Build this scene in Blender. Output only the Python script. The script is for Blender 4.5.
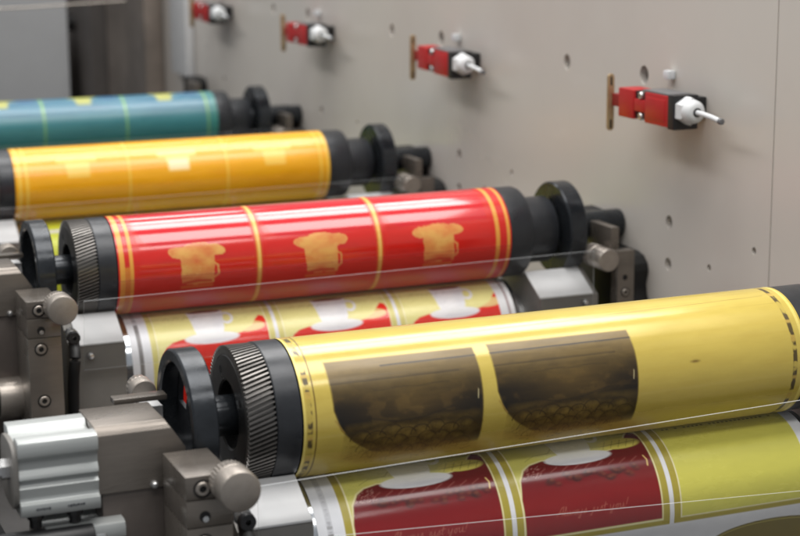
import bpy, bmesh, math, random
import numpy as np
from mathutils import Vector, Matrix
random.seed(4)
rng = np.random.default_rng(7)
R_ = math.radians
scene = bpy.context.scene
for o in list(bpy.data.objects):
    bpy.data.objects.remove(o)
COL = scene.collection

# ------------------------------------------------------------------ camera
PITCH = 0.5                      # distance between two print units
CAM = Vector((-0.35596, -1.07012, 0.33320))
yaw, pit, rol = R_(22.2267), R_(12.0011), R_(-0.4102)
fwd = Vector((math.sin(yaw)*math.cos(pit), math.cos(yaw)*math.cos(pit), -math.sin(pit)))
rgt = Vector((math.cos(yaw), -math.sin(yaw), 0))
upv = rgt.cross(fwd)
r2 = rgt*math.cos(rol) + upv*math.sin(rol)
u2 = -rgt*math.sin(rol) + upv*math.cos(rol)
cd = bpy.data.cameras.new('camera')
cam = bpy.data.objects.new('camera', cd)
COL.objects.link(cam)
m = Matrix((r2, u2, -fwd)).transposed().to_4x4()
m.translation = CAM
cam.matrix_world = m
cd.sensor_width = 36
cd.lens = 79.54
cd.clip_start = 0.02
cd.clip_end = 60
cd.dof.use_dof = True
cd.dof.focus_distance = 1.29
cd.dof.aperture_fstop = 8.5
cd.dof.aperture_blades = 7
scene.camera = cam

# ------------------------------------------------------------------ light: grey hall, fluorescent ceiling fittings, two added fill rows
world = bpy.data.worlds.new('World')
scene.world = world
world.use_nodes = True
bg = world.node_tree.nodes['Background']
bg.inputs[0].default_value = (0.92, 0.96, 1.0, 1)
bg.inputs[1].default_value = 0.33
def lamp(name, loc, target, sx, sy, power, col):
    l = bpy.data.lights.new(name, 'AREA')
    l.shape = 'RECTANGLE'; l.size = sx; l.size_y = sy; l.energy = power; l.color = col
    o = bpy.data.objects.new(name, l); COL.objects.link(o)
    o.location = loc
    d = (Vector(target) - Vector(loc)).normalized()
    o.rotation_euler = d.to_track_quat('-Z', 'Y').to_euler()
    return o
# ceiling fittings across the press; the front row and the lengthwise row are added
WARM = (1.0, 0.98, 0.95)
lamp('ceiling_and_fill_lamp', (0.70, 0.92, 2.1), (0.70, 0.91, 0), 1.7, 0.56, 29, WARM)
lamp('ceiling_and_fill_lamp', (0.70, 1.55, 2.1), (0.70, 1.54, 0), 1.7, 0.46, 22, WARM)
lamp('ceiling_and_fill_lamp', (0.35, -0.42, 2.2), (0.35, -0.43, 0), 2.2, 1.0, 48, WARM)
lamp('ceiling_and_fill_lamp', (-0.1, -1.75, 2.2), (-0.1, -1.6, 0), 2.4, 0.4, 24, WARM)  # added to brighten the paper web, no fitting known there
lamp('ceiling_and_fill_lamp', (-0.1, 2.9, 2.2), (-0.1, 2.6, 0), 2.4, 0.4, 20, WARM)
lamp('ceiling_and_fill_lamp', (-1.5, 0.9, 2.1), (-1.5, 0.9, 0), 0.5, 3.6, 36, WARM)  # added row that lifts the wall without showing in the cylinders

scene.view_settings.view_transform = 'Standard'
scene.view_settings.look = 'None'
scene.view_settings.exposure = 0.0
scene.view_settings.gamma = 1.0
scene.view_settings.use_curve_mapping = False

# ------------------------------------------------------------------ helpers
def lin(c):
    c = np.asarray(c, float)/255.0
    return np.where(c <= 0.04045, c/12.92, ((c+0.055)/1.055)**2.4)

def tag(o, label=None, cat=None, group=None, kind=None):
    if label: o['label'] = label
    if cat: o['category'] = cat
    if group: o['group'] = group
    if kind: o['kind'] = kind
    return o

def thing(name, label, cat, loc=(0, 0, 0), group=None):
    o = bpy.data.objects.new(name, None)
    o.empty_display_size = 0.02
    COL.objects.link(o); o.location = loc
    return tag(o, label, cat, group)

def obj(name, me, mats, parent=None, loc=None):
    o = bpy.data.objects.new(name, me)
    COL.objects.link(o)
    if mats is not None:
        if not isinstance(mats, (list, tuple)): mats = [mats]
        if len(me.materials) == 0:
            for mm in mats: me.materials.append(mm)
    if parent: o.parent = parent
    if loc is not None: o.location = loc
    return o

def copy_tree(o, parent=None, loc=None):
    c = o.copy(); COL.objects.link(c); c.parent = parent
    if loc is not None: c.location = loc
    for ch in [x for x in bpy.data.objects if x.parent == o]:
        copy_tree(ch, c)
    return c

def finish(bm, name, smooth_angle=35):
    bmesh.ops.recalc_face_normals(bm, faces=bm.faces[:])
    lim = math.radians(smooth_angle)
    for f in bm.faces: f.smooth = True
    for e in bm.edges:
        if len(e.link_faces) == 2:
            if e.link_faces[0].normal.angle(e.link_faces[1].normal, 0) > lim: e.smooth = False
    me = bpy.data.meshes.new(name); bm.to_mesh(me); bm.free()
    return me

def box(bm, x0, x1, y0, y1, z0, z1, bev=0.0, seg=2):
    vs = [bm.verts.new((x, y, z)) for x in (x0, x1) for y in (y0, y1) for z in (z0, z1)]
    fs = [(0, 1, 3, 2), (4, 6, 7, 5), (0, 4, 5, 1), (2, 3, 7, 6), (0, 2, 6, 4), (1, 5, 7, 3)]
    faces = [bm.faces.new([vs[i] for i in f]) for f in fs]
    if bev > 0:
        es = set(e for f in faces for e in f.edges)
        bmesh.ops.bevel(bm, geom=list(es), offset=bev, segments=seg, affect='EDGES', profile=0.6)
    return bm

def box_me(name, x0, x1, y0, y1, z0, z1, bev=0.0008):
    bm = bmesh.new(); box(bm, x0, x1, y0, y1, z0, z1, bev); return finish(bm, name)

def lathe(bm, prof, n=64, axis='X', c=(0, 0, 0), closed=True):
    """prof: list of (a, r) along the axis"""
    rings = []
    for a, r in prof:
        if r < 1e-6:
            p = {'X': (a, 0, 0), 'Y': (0, a, 0), 'Z': (0, 0, a)}[axis]
            rings.append([bm.verts.new((c[0]+p[0], c[1]+p[1], c[2]+p[2]))])
            continue
        ring = []
        for k in range(n):
            t = 2*math.pi*k/n
            s, co = math.sin(t)*r, math.cos(t)*r
            p = {'X': (a, s, co), 'Y': (s, a, co), 'Z': (s, co, a)}[axis]
            ring.append(bm.verts.new((c[0]+p[0], c[1]+p[1], c[2]+p[2])))
        rings.append(ring)
    for A, B in zip(rings[:-1], rings[1:]):
        for k in range(n):
            k2 = (k+1) % n
            a0 = A[k % len(A)]; a1 = A[k2 % len(A)]; b0 = B[k % len(B)]; b1 = B[k2 % len(B)]
            vs = []
            for v in (a0, a1, b1, b0):
                if v not in vs: vs.append(v)
            if len(vs) > 2:
                try: bm.faces.new(vs)
                except ValueError: pass
    return bm

def lathe_me(name, prof, n=64, axis='X', c=(0, 0, 0)):
    bm = bmesh.new(); lathe(bm, prof, n, axis, c); return finish(bm, name)

def solid(x0, x1, r, b=0.001):
    """profile of a solid drum with rounded rims"""
    return [(x0, 0), (x0, r-b), (x0+b*0.3, r-b*0.3), (x0+b, r), (x1-b, r), (x1-b*0.3, r-b*0.3), (x1, r-b), (x1, 0)]

def prism(bm, pts, axis, a0, a1, bev=0.0):
    """closed 2D outline extruded along axis ('X': pts are (y,z), 'Y': (x,z), 'Z': (x,y))"""
    def P(p, a):
        return {'X': (a, p[0], p[1]), 'Y': (p[0], a, p[1]), 'Z': (p[0], p[1], a)}[axis]
    A = [bm.verts.new(P(p, a0)) for p in pts]; B = [bm.verts.new(P(p, a1)) for p in pts]
    fs = [bm.faces.new(A), bm.faces.new(B[::-1])]
    n = len(pts)
    for k in range(n):
        fs.append(bm.faces.new((A[k], A[(k+1) % n], B[(k+1) % n], B[k])))
    if bev > 0:
        es = set(e for f in fs for e in f.edges)
        bmesh.ops.recalc_face_normals(bm, faces=fs)
        bmesh.ops.bevel(bm, geom=[e for e in es if e.calc_face_angle(0) > 0.5], offset=bev, segments=2, affect='EDGES', profile=0.6)
    return bm

def prism_me(name, pts, axis, a0, a1, bev=0.0):
    bm = bmesh.new(); prism(bm, pts, axis, a0, a1, bev); return finish(bm, name)

def tube_me(name, pts, r, n=12, sub=6):
    """round tube through points (Catmull-Rom)"""
    P = [Vector(p) for p in pts]
    P = [P[0]*2-P[1]] + P + [P[-1]*2-P[-2]]
    path = []
    for i in range(1, len(P)-2):
        for s in range(sub):
            t = s/sub
            a, b, c, d = P[i-1], P[i], P[i+1], P[i+2]
            path.append(0.5*((2*b)+(c-a)*t+(2*a-5*b+4*c-d)*t*t+(3*b-3*c+d-a)*t**3))
    path.append(P[-2])
    bm = bmesh.new(); rings = []
    ref = Vector((0.1, 0.2, 1)).normalized()
    for i, p in enumerate(path):
        d = (path[min(i+1, len(path)-1)]-path[max(i-1, 0)]).normalized()
        u = d.cross(ref).normalized(); v = d.cross(u)
        rings.append([bm.verts.new(p+u*math.cos(2*math.pi*k/n)*r+v*math.sin(2*math.pi*k/n)*r) for k in range(n)])
    for A, B in zip(rings[:-1], rings[1:]):
        for k in range(n): bm.faces.new((A[k], A[(k+1) % n], B[(k+1) % n], B[k]))
    bm.faces.new(rings[0][::-1]); bm.faces.new(rings[-1])
    return finish(bm, name)

# ------------------------------------------------------------------ materials
def mat(name, col, rough=0.5, metal=0.0, var=0.12, vscale=60, bump=0.0, bscale=300, coat=0.0, brush=None, spec=0.5, rvar=0.1):
    """colour in 0-255 sRGB; slight mottling, roughness variation and fine relief"""
    mt = bpy.data.materials.new(name); mt.use_nodes = True
    nt = mt.node_tree; N = nt.nodes; L = nt.links
    b = N['Principled BSDF']
    c = lin(col)
    b.inputs['Metallic'].default_value = metal
    b.inputs['Specular IOR Level'].default_value = spec
    b.inputs['Coat Weight'].default_value = coat
    b.inputs['Coat Roughness'].default_value = 0.15
    tc = N.new('ShaderNodeTexCoord'); mp = N.new('ShaderNodeMapping')
    L.new(tc.outputs['Object'], mp.inputs['Vector'])
    if brush: mp.inputs['Scale'].default_value = brush
    n1 = N.new('ShaderNodeTexNoise'); n1.inputs['Scale'].default_value = vscale; n1.inputs['Detail'].default_value = 6
    n1.inputs['Roughness'].default_value = 0.65
    L.new(mp.outputs[0], n1.inputs['Vector'])
    mr = N.new('ShaderNodeMapRange'); mr.inputs[1].default_value = 0.3; mr.inputs[2].default_value = 0.7
    mr.inputs[3].default_value = 1-var; mr.inputs[4].default_value = 1+var
    L.new(n1.outputs['Fac'], mr.inputs[0])
    mx = N.new('ShaderNodeVectorMath'); mx.operation = 'SCALE'; mx.inputs[0].default_value = tuple(c)
    L.new(mr.outputs[0], mx.inputs['Scale']); L.new(mx.outputs[0], b.inputs['Base Color'])
    n2 = N.new('ShaderNodeTexNoise'); n2.inputs['Scale'].default_value = vscale*0.37; n2.inputs['Detail'].default_value = 4
    L.new(mp.outputs[0], n2.inputs['Vector'])
    m2 = N.new('ShaderNodeMapRange'); m2.inputs[1].default_value = 0.3; m2.inputs[2].default_value = 0.7
    m2.inputs[3].default_value = max(0.02, rough-rvar); m2.inputs[4].default_value = rough+rvar
    L.new(n2.outputs['Fac'], m2.inputs[0]); L.new(m2.outputs[0], b.inputs['Roughness'])
    if bump > 0:
        n3 = N.new('ShaderNodeTexNoise'); n3.inputs['Scale'].default_value = bscale; n3.inputs['Detail'].default_value = 3
        L.new(mp.outputs[0], n3.inputs['Vector'])
        bp = N.new('ShaderNodeBump'); bp.inputs['Strength'].default_value = bump; bp.inputs['Distance'].default_value = 0.001
        L.new(n3.outputs['Fac'], bp.inputs['Height']); L.new(bp.outputs[0], b.inputs['Normal'])
    return mt

M_black = mat('black_oxide_steel', (44, 46, 50), 0.36, 0.25, 0.18, 70, 0.05, 500)
M_disc = mat('polished_black_steel', (46, 49, 53), 0.24, 0.45, 0.3, 60, 0.06, 300, rvar=0.14)
M_gear = mat('gear_steel', (118, 115, 112), 0.34, 0.8, 0.15, 90, 0.05, 500)
M_gearface = mat('gear_face', (52, 51, 51), 0.34, 0.4, 0.2, 80, 0.05, 400)
M_brown = mat('brown_anodised', (116, 109, 102), 0.32, 0.55, 0.14, 55, 0.09, 420, brush=(0.2, 1, 1), rvar=0.13)
M_brown2 = mat('brown_anodised_dark', (100, 92, 87), 0.45, 0.4, 0.12, 40, 0.06, 420)
M_alu = mat('clear_aluminium', (172, 175, 174), 0.44, 0.4, 0.07, 50, 0.06, 500, brush=(0.12, 1, 1))
M_steel = mat('bright_steel', (200, 200, 200), 0.25, 0.9, 0.08, 100, 0.03, 500)
M_knob = mat('nickel_knob', (158, 150, 142), 0.36, 0.7, 0.1, 120, 0.05, 500)
M_cover = mat('light_grey_cover', (204, 204, 205), 0.6, 0.0, 0.05, 30, 0.04, 500)
M_coverd = mat('grey_cover_body', (118, 115, 111), 0.5, 0.2, 0.06, 30, 0.04, 500)
M_chrome = mat('chrome', (225, 228, 232), 0.12, 1.0, 0.03, 40, rvar=0.04)
M_wall = mat('painted_panel', (204, 198, 191), 0.30, 0.0, 0.02, 5, 0.0, 240, spec=0.45, rvar=0.05)
def wall_scuffs(mt):
    nt = mt.node_tree; N = nt.nodes; L = nt.links; b = N['Principled BSDF']
    src = b.inputs['Base Color'].links[0].from_socket
    tc = N.new('ShaderNodeTexCoord'); mp = N.new('ShaderNodeMapping'); mp.inputs['Scale'].default_value = (1, 2.2, 9); mp.inputs['Rotation'].default_value = (0.12, 0, 0)
    L.new(tc.outputs['Object'], mp.inputs['Vector'])
    n = N.new('ShaderNodeTexNoise'); n.inputs['Scale'].default_value = 2.4; n.inputs['Detail'].default_value = 9; n.inputs['Roughness'].default_value = 0.62
    L.new(mp.outputs[0], n.inputs['Vector'])
    r = N.new('ShaderNodeMapRange'); r.inputs[1].default_value = 0.60; r.inputs[2].default_value = 0.80; r.inputs[3].default_value = 0; r.inputs[4].default_value = 0.35
    L.new(n.outputs['Fac'], r.inputs[0])
    mx = N.new('ShaderNodeMix'); mx.data_type = 'RGBA'
    L.new(r.outputs[0], mx.inputs[0]); L.new(src, mx.inputs[6]); mx.inputs[7].default_value = (0.72, 0.69, 0.66, 1)
    n2 = N.new('ShaderNodeTexNoise'); n2.inputs['Scale'].default_value = 4.5; n2.inputs['Detail'].default_value = 5
    L.new(tc.outputs['Object'], n2.inputs['Vector'])
    r2_ = N.new('ShaderNodeMapRange'); r2_.inputs[1].default_value = 0.52; r2_.inputs[2].default_value = 0.75; r2_.inputs[3].default_value = 0; r2_.inputs[4].default_value = 0.35
    L.new(n2.outputs['Fac'], r2_.inputs[0])
    m2 = N.new('ShaderNodeMix'); m2.data_type = 'RGBA'
    L.new(r2_.outputs[0], m2.inputs[0]); L.new(mx.outputs[2], m2.inputs[6]); m2.inputs[7].default_value = (0.50, 0.44, 0.41, 1)
    L.new(m2.outputs[2], b.inputs['Base Color'])
wall_scuffs(M_wall)
M_dark = mat('dark_interior', (34, 32, 31), 0.6, 0.0, 0.3, 25)
M_rubber = mat('black_rubber', (16, 16, 17), 0.6, 0.0, 0.15, 60, 0.08, 400)
M_red = mat('red_plastic', (176, 28, 30), 0.38, 0.0, 0.05, 80, 0.04, 900)
M_redd = mat('dark_red_plastic', (140, 28, 30), 0.42, 0.0, 0.05, 80, 0.04, 900)
M_blackp = mat('black_plastic', (30, 30, 32), 0.42, 0.0, 0.1, 80, 0.06, 900)
M_greyp = mat('grey_plastic_lid', (104, 104, 106), 0.4, 0.0, 0.06, 80, 0.05, 900)
M_white = mat('white_plastic', (214, 216, 218), 0.4, 0.0, 0.03, 60, 0.03, 900)
M_brass = mat('zinc_key', (186, 164, 128), 0.40, 0.6, 0.12, 100, 0.04, 500)
M_far = mat('far_grey_panel', (138, 139, 141), 0.5, 0.0, 0.08, 4)
M_farb = mat('far_brown_machine', (122, 112, 104), 0.5, 0.1, 0.3, 9)
M_fard = mat('far_dark_machine', (88, 83, 80), 0.6, 0.0, 0.25, 6)
M_hole = mat('socket_shade', (20, 19, 19), 0.6, 0.2, 0.2, 80)  # near-black stands in for the shade inside holes and sockets
M_mark = mat('laser_marking', (70, 72, 76), 0.5, 0.2, 0.1, 80)

def print_mat(name, metal=0.0, coat=0.0, spec=0.5, bump=0.0, crough=0.1):
    """ink colours come from the mesh's colour attribute, gloss from its alpha"""
    mt = bpy.data.materials.new(name); mt.use_nodes = True
    nt = mt.node_tree; N = nt.nodes; L = nt.links; b = N['Principled BSDF']
    at = N.new('ShaderNodeAttribute'); at.attribute_name = 'ink'
    b.inputs['Metallic'].default_value = metal
    b.inputs['Coat Weight'].default_value = coat
    b.inputs['Coat Roughness'].default_value = crough
    b.inputs['Specular IOR Level'].default_value = spec
    tc = N.new('ShaderNodeTexCoord')
    n1 = N.new('ShaderNodeTexNoise'); n1.inputs['Scale'].default_value = 45; n1.inputs['Detail'].default_value = 8
    n1.inputs['Roughness'].default_value = 0.7
    mp = N.new('ShaderNodeMapping'); mp.inputs['Scale'].default_value = (0.35, 1, 1)
    L.new(tc.outputs['Object'], mp.inputs['Vector']); L.new(mp.outputs[0], n1.inputs['Vector'])
    mr = N.new('ShaderNodeMapRange'); mr.inputs[1].default_value = 0.3; mr.inputs[2].default_value = 0.7
    mr.inputs[3].default_value = 0.94; mr.inputs[4].default_value = 1.06
    L.new(n1.outputs['Fac'], mr.inputs[0])
    mx = N.new('ShaderNodeVectorMath'); mx.operation = 'SCALE'
    L.new(at.outputs['Color'], mx.inputs[0]); L.new(mr.outputs[0], mx.inputs['Scale'])
    L.new(mx.outputs[0], b.inputs['Base Color'])
    ad = N.new('ShaderNodeMath'); ad.operation = 'MULTIPLY'
    m3 = N.new('ShaderNodeMapRange'); m3.inputs[1].default_value = 0.3; m3.inputs[2].default_value = 0.7
    m3.inputs[3].default_value = 0.8; m3.inputs[4].default_value = 1.25
    L.new(n1.outputs['Fac'], m3.inputs[0])
    L.new(at.outputs['Alpha'], ad.inputs[0]); L.new(m3.outputs[0], ad.inputs[1]); L.new(ad.outputs[0], b.inputs['Roughness'])
    mc = N.new('ShaderNodeMapRange'); mc.inputs[1].default_value = 0.07; mc.inputs[2].default_value = 0.26
    mc.inputs[3].default_value = coat; mc.inputs[4].default_value = coat*0.15
    L.new(at.outputs['Alpha'], mc.inputs[0]); L.new(mc.outputs[0], b.inputs['Coat Weight'])
    if bump:
        bp = N.new('ShaderNodeBump'); bp.inputs['Strength'].default_value = bump; bp.inputs['Distance'].default_value = 0.0006
        n4 = N.new('ShaderNodeTexNoise'); n4.inputs['Scale'].default_value = 70; n4.inputs['Detail'].default_value = 2
        L.new(mp.outputs[0], n4.inputs['Vector']); L.new(n4.outputs['Fac'], bp.inputs['Height'])
        L.new(bp.outputs[0], b.inputs['Normal'])
    return mt
M_plate = print_mat('inked_plate', 0.0, 1.0, 0.5, 0.006, 0.13)
M_gold = print_mat('gold_inked_plate', 0.08, 0.75, 0.6, 0.010, 0.12)
M_paper = print_mat('printed_paper', 0.0, 0.1, 0.45, 0.03)

def acrylic():
    mt = bpy.data.materials.new('clear_acrylic'); mt.use_nodes = True
    nt = mt.node_tree; N = nt.nodes; L = nt.links
    N.remove(N['Principled BSDF']); out = N['Material Output']
    tr = N.new('ShaderNodeBsdfTransparent'); tr.inputs[0].default_value = (0.985, 0.988, 0.99, 1)
    gl = N.new('ShaderNodeBsdfGlossy'); gl.inputs['Roughness'].default_value = 0.04
    df = N.new('ShaderNodeBsdfDiffuse'); df.inputs[0].default_value = (0.75, 0.76, 0.78, 1)
    fr = N.new('ShaderNodeFresnel'); fr.inputs['IOR'].default_value = 1.12
    m1 = N.new('ShaderNodeMixShader'); m2 = N.new('ShaderNodeMixShader'); m2.inputs[0].default_value = 0.012
    L.new(fr.outputs[0], m1.inputs[0]); L.new(tr.outputs[0], m1.inputs[1]); L.new(gl.outputs[0], m1.inputs[2])
    L.new(m1.outputs[0], m2.inputs[1]); L.new(df.outputs[0], m2.inputs[2]); L.new(m2.outputs[0], out.inputs[0])
    return mt
def acrylic_edge():
    mt = bpy.data.materials.new('acrylic_sawn_edge'); mt.use_nodes = True
    nt = mt.node_tree; N = nt.nodes; L = nt.links
    b = N['Principled BSDF']; out = N['Material Output']
    b.inputs['Base Color'].default_value = (0.80, 0.82, 0.84, 1); b.inputs['Roughness'].default_value = 0.25
    tr = N.new('ShaderNodeBsdfTransparent')
    mx = N.new('ShaderNodeMixShader'); mx.inputs[0].default_value = 0.45
    L.new(tr.outputs[0], mx.inputs[1]); L.new(b.outputs[0], mx.inputs[2]); L.new(mx.outputs[0], out.inputs[0])
    return mt
M_acr, M_acre = acrylic(), acrylic_edge()

# ------------------------------------------------------------------ painting on (x, angle) grids
class Art:
    """colour grid: X in metres along the roller, T in degrees round it (0 = top, 90 = towards the operator)"""
    def __init__(s, X, T, R, base, gloss):
        s.X, s.T = np.meshgrid(X, T, indexing='ij')
        s.S = s.T*math.pi/180*R              # arc length in metres
        s.k = math.pi/180*R
        s.rgb = np.empty(s.X.shape+(3,)); s.rgb[:] = lin(base)
        s.g = np.full(s.X.shape, float(gloss))
    def put(s, mask, col=None, gloss=None):
        r = np.flatnonzero(mask.any(axis=1)); c = np.flatnonzero(mask.any(axis=0))
        if len(r) == 0: return
        w = (slice(r[0], r[-1]+1), slice(c[0], c[-1]+1))
        mk = np.clip(mask[w], 0, 1)
        if col is not None: s.rgb[w] = s.rgb[w]*(1-mk[..., None]) + lin(col)*mk[..., None]
        if gloss is not None: s.g[w] = s.g[w]*(1-mk) + gloss*mk
    def mul(s, mask, f):
        mk = np.clip(mask, 0, 1)[..., None]
        s.rgb = s.rgb*(1-mk) + s.rgb*np.asarray(f)*mk
    def rect(s, x0, x1, t0, t1, r=0.0, soft=0.0005):
        cx, cy = (x0+x1)/2, (t0+t1)/2*s.k
        hx, hy = (x1-x0)/2-r, (t1-t0)/2*s.k-r
        dx, dy = np.abs(s.X-cx)-hx, np.abs(s.S-cy)-hy
        d = np.hypot(np.maximum(dx, 0), np.maximum(dy, 0))+np.minimum(np.maximum(dx, dy), 0)-r
        return np.clip(0.5-d/soft, 0, 1)
    def ell(s, cx, ct, rx, rt, soft=0.0006):
        ry = rt*s.k
        q = np.hypot((s.X-cx)/rx, (s.S-ct*s.k)/ry)
        return np.clip(0.5-(q-1)*min(rx, ry)/soft, 0, 1)
    def poly(s, pts, soft=0.0006):
        P = [(x, t*s.k) for x, t in pts]
        inside = np.zeros(s.X.shape, bool); d = np.full(s.X.shape, 1e9)
        for (x0, y0), (x1, y1) in zip(P, P[1:]+P[:1]):
            c = ((y0 > s.S) != (y1 > s.S)) & (s.X < (x1-x0)*(s.S-y0)/(y1-y0+1e-12)+x0)
            inside ^= c
            d = np.minimum(d, s.seg(x0, y0, x1, y1))
        return np.clip(0.5+np.where(inside, d, -d)/soft, 0, 1)
    def seg(s, x0, y0, x1, y1):
        vx, vy = x1-x0, y1-y0; l = vx*vx+vy*vy+1e-15
        t = np.clip(((s.X-x0)*vx+(s.S-y0)*vy)/l, 0, 1)
        return np.hypot(s.X-x0-t*vx, s.S-y0-t*vy)
    def line(s, pts, w, soft=0.0004):
        P = [(x, t*s.k) for x, t in pts]; out = np.zeros(s.X.shape)
        xs = [p[0] for p in P]; ys = [p[1] for p in P]; mg = w+soft+0.004
        gx, gs = s.X[:, 0], s.S[0, :]
        r = np.flatnonzero((gx > min(xs)-mg) & (gx < max(xs)+mg)); c = np.flatnonzero((gs > min(ys)-mg) & (gs < max(ys)+mg))
        if len(r) == 0 or len(c) == 0: return out
        win = (slice(r[0], r[-1]+1), slice(c[0], c[-1]+1))
        FX, FS = s.X, s.S
        s.X, s.S = FX[win], FS[win]
        d = np.full(s.X.shape, 1e9)
        for a, b in zip(P[:-1], P[1:]): d = np.minimum(d, s.seg(*a, *b))
        s.X, s.S = FX, FS
        out[win] = np.clip(0.5-(d-w/2)/soft, 0, 1)
        return out
    def noise(s, sx, st, seed, octv=4):
        """smooth value noise, 0..1"""
        r = np.random.default_rng(seed); out = 0; amp = 1; tot = 0
        for o in range(octv):
            u = (s.X-s.X.min())/sx*2**o; v = (s.S-s.S.min())/st*2**o
            nu, nv = int(u.max())+3, int(v.max())+3
            g = r.random((nu, nv))
            i, j = u.astype(int), v.astype(int); fu, fv = u-i, v-j
            fu, fv = fu*fu*(3-2*fu), fv*fv*(3-2*fv)
            n = (g[i, j]*(1-fu)*(1-fv)+g[i+1, j]*fu*(1-fv)+g[i, j+1]*(1-fu)*fv+g[i+1, j+1]*fu*fv)
            out = out+n*amp; tot += amp; amp *= 0.5
        return out/tot

def grid_mesh(name, pos, art, closed):
    """pos: (nx, nt, 3) vertex positions"""
    nx, nt = pos.shape[:2]
    me = bpy.data.meshes.new(name)
    i, j = np.meshgrid(np.arange(nx-1), np.arange(nt if closed else nt-1), indexing='ij')
    j2 = (j+1) % nt
    q = np.stack([i*nt+j, i*nt+j2, (i+1)*nt+j2, (i+1)*nt+j], -1).reshape(-1, 4)
    me.vertices.add(nx*nt); me.vertices.foreach_set('co', pos.astype(np.float32).ravel())
    me.loops.add(q.size); me.loops.foreach_set('vertex_index', q.astype(np.int32).ravel())
    me.polygons.add(len(q)); me.polygons.foreach_set('loop_start', (np.arange(len(q))*4).astype(np.int32))
    me.polygons.foreach_set('use_smooth', np.ones(len(q), bool))
    at = me.color_attributes.new('ink', 'FLOAT_COLOR', 'POINT')
    rgba = np.concatenate([art.rgb, art.g[..., None]], -1)
    at.data.foreach_set('color', rgba.astype(np.float32).ravel())
    me.update(); me.validate()
    return me

def sleeve_mesh(name, x0, x1, R, nx, nt, paint, base, gloss, relief=None, th0=-40, th1=185):
    X = np.linspace(x0, x1, nx)
    T = np.concatenate([np.linspace(th0, th1, nt, endpoint=False), np.linspace(th1, th0+360, 26, endpoint=False)])
    a = Art(X, T, R, base, gloss)
    paint(a)
    rr = R + (a.h if hasattr(a, 'h') else 0)
    t = a.T*math.pi/180
    pos = np.stack([a.X, -np.sin(t)*rr, np.cos(t)*rr], -1)
    return grid_mesh(name, pos, a, True)

def cup_mask(a, cx, t0, wide=1.0, flip=False):
    """cup standing on its saucer; flip: mirrored upside down as on the plates (t0 = saucer centre)"""
    sg = 1 if flip else -1
    m = a.ell(cx, t0, 0.0255*wide, 6.5)
    m = np.maximum(m, a.poly([(cx-0.018*wide, t0+sg*38), (cx+0.016*wide, t0+sg*38), (cx+0.013*wide, t0+sg*10), (cx+0.010*wide, t0), (cx-0.012*wide, t0), (cx-0.015*wide, t0+sg*10)]))
    hd = a.ell(cx+0.0175*wide, t0+sg*24, 0.0065, 9)*(1-a.ell(cx+0.0175*wide, t0+sg*24, 0.004, 5.5))
    return np.maximum(m, hd)

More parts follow.
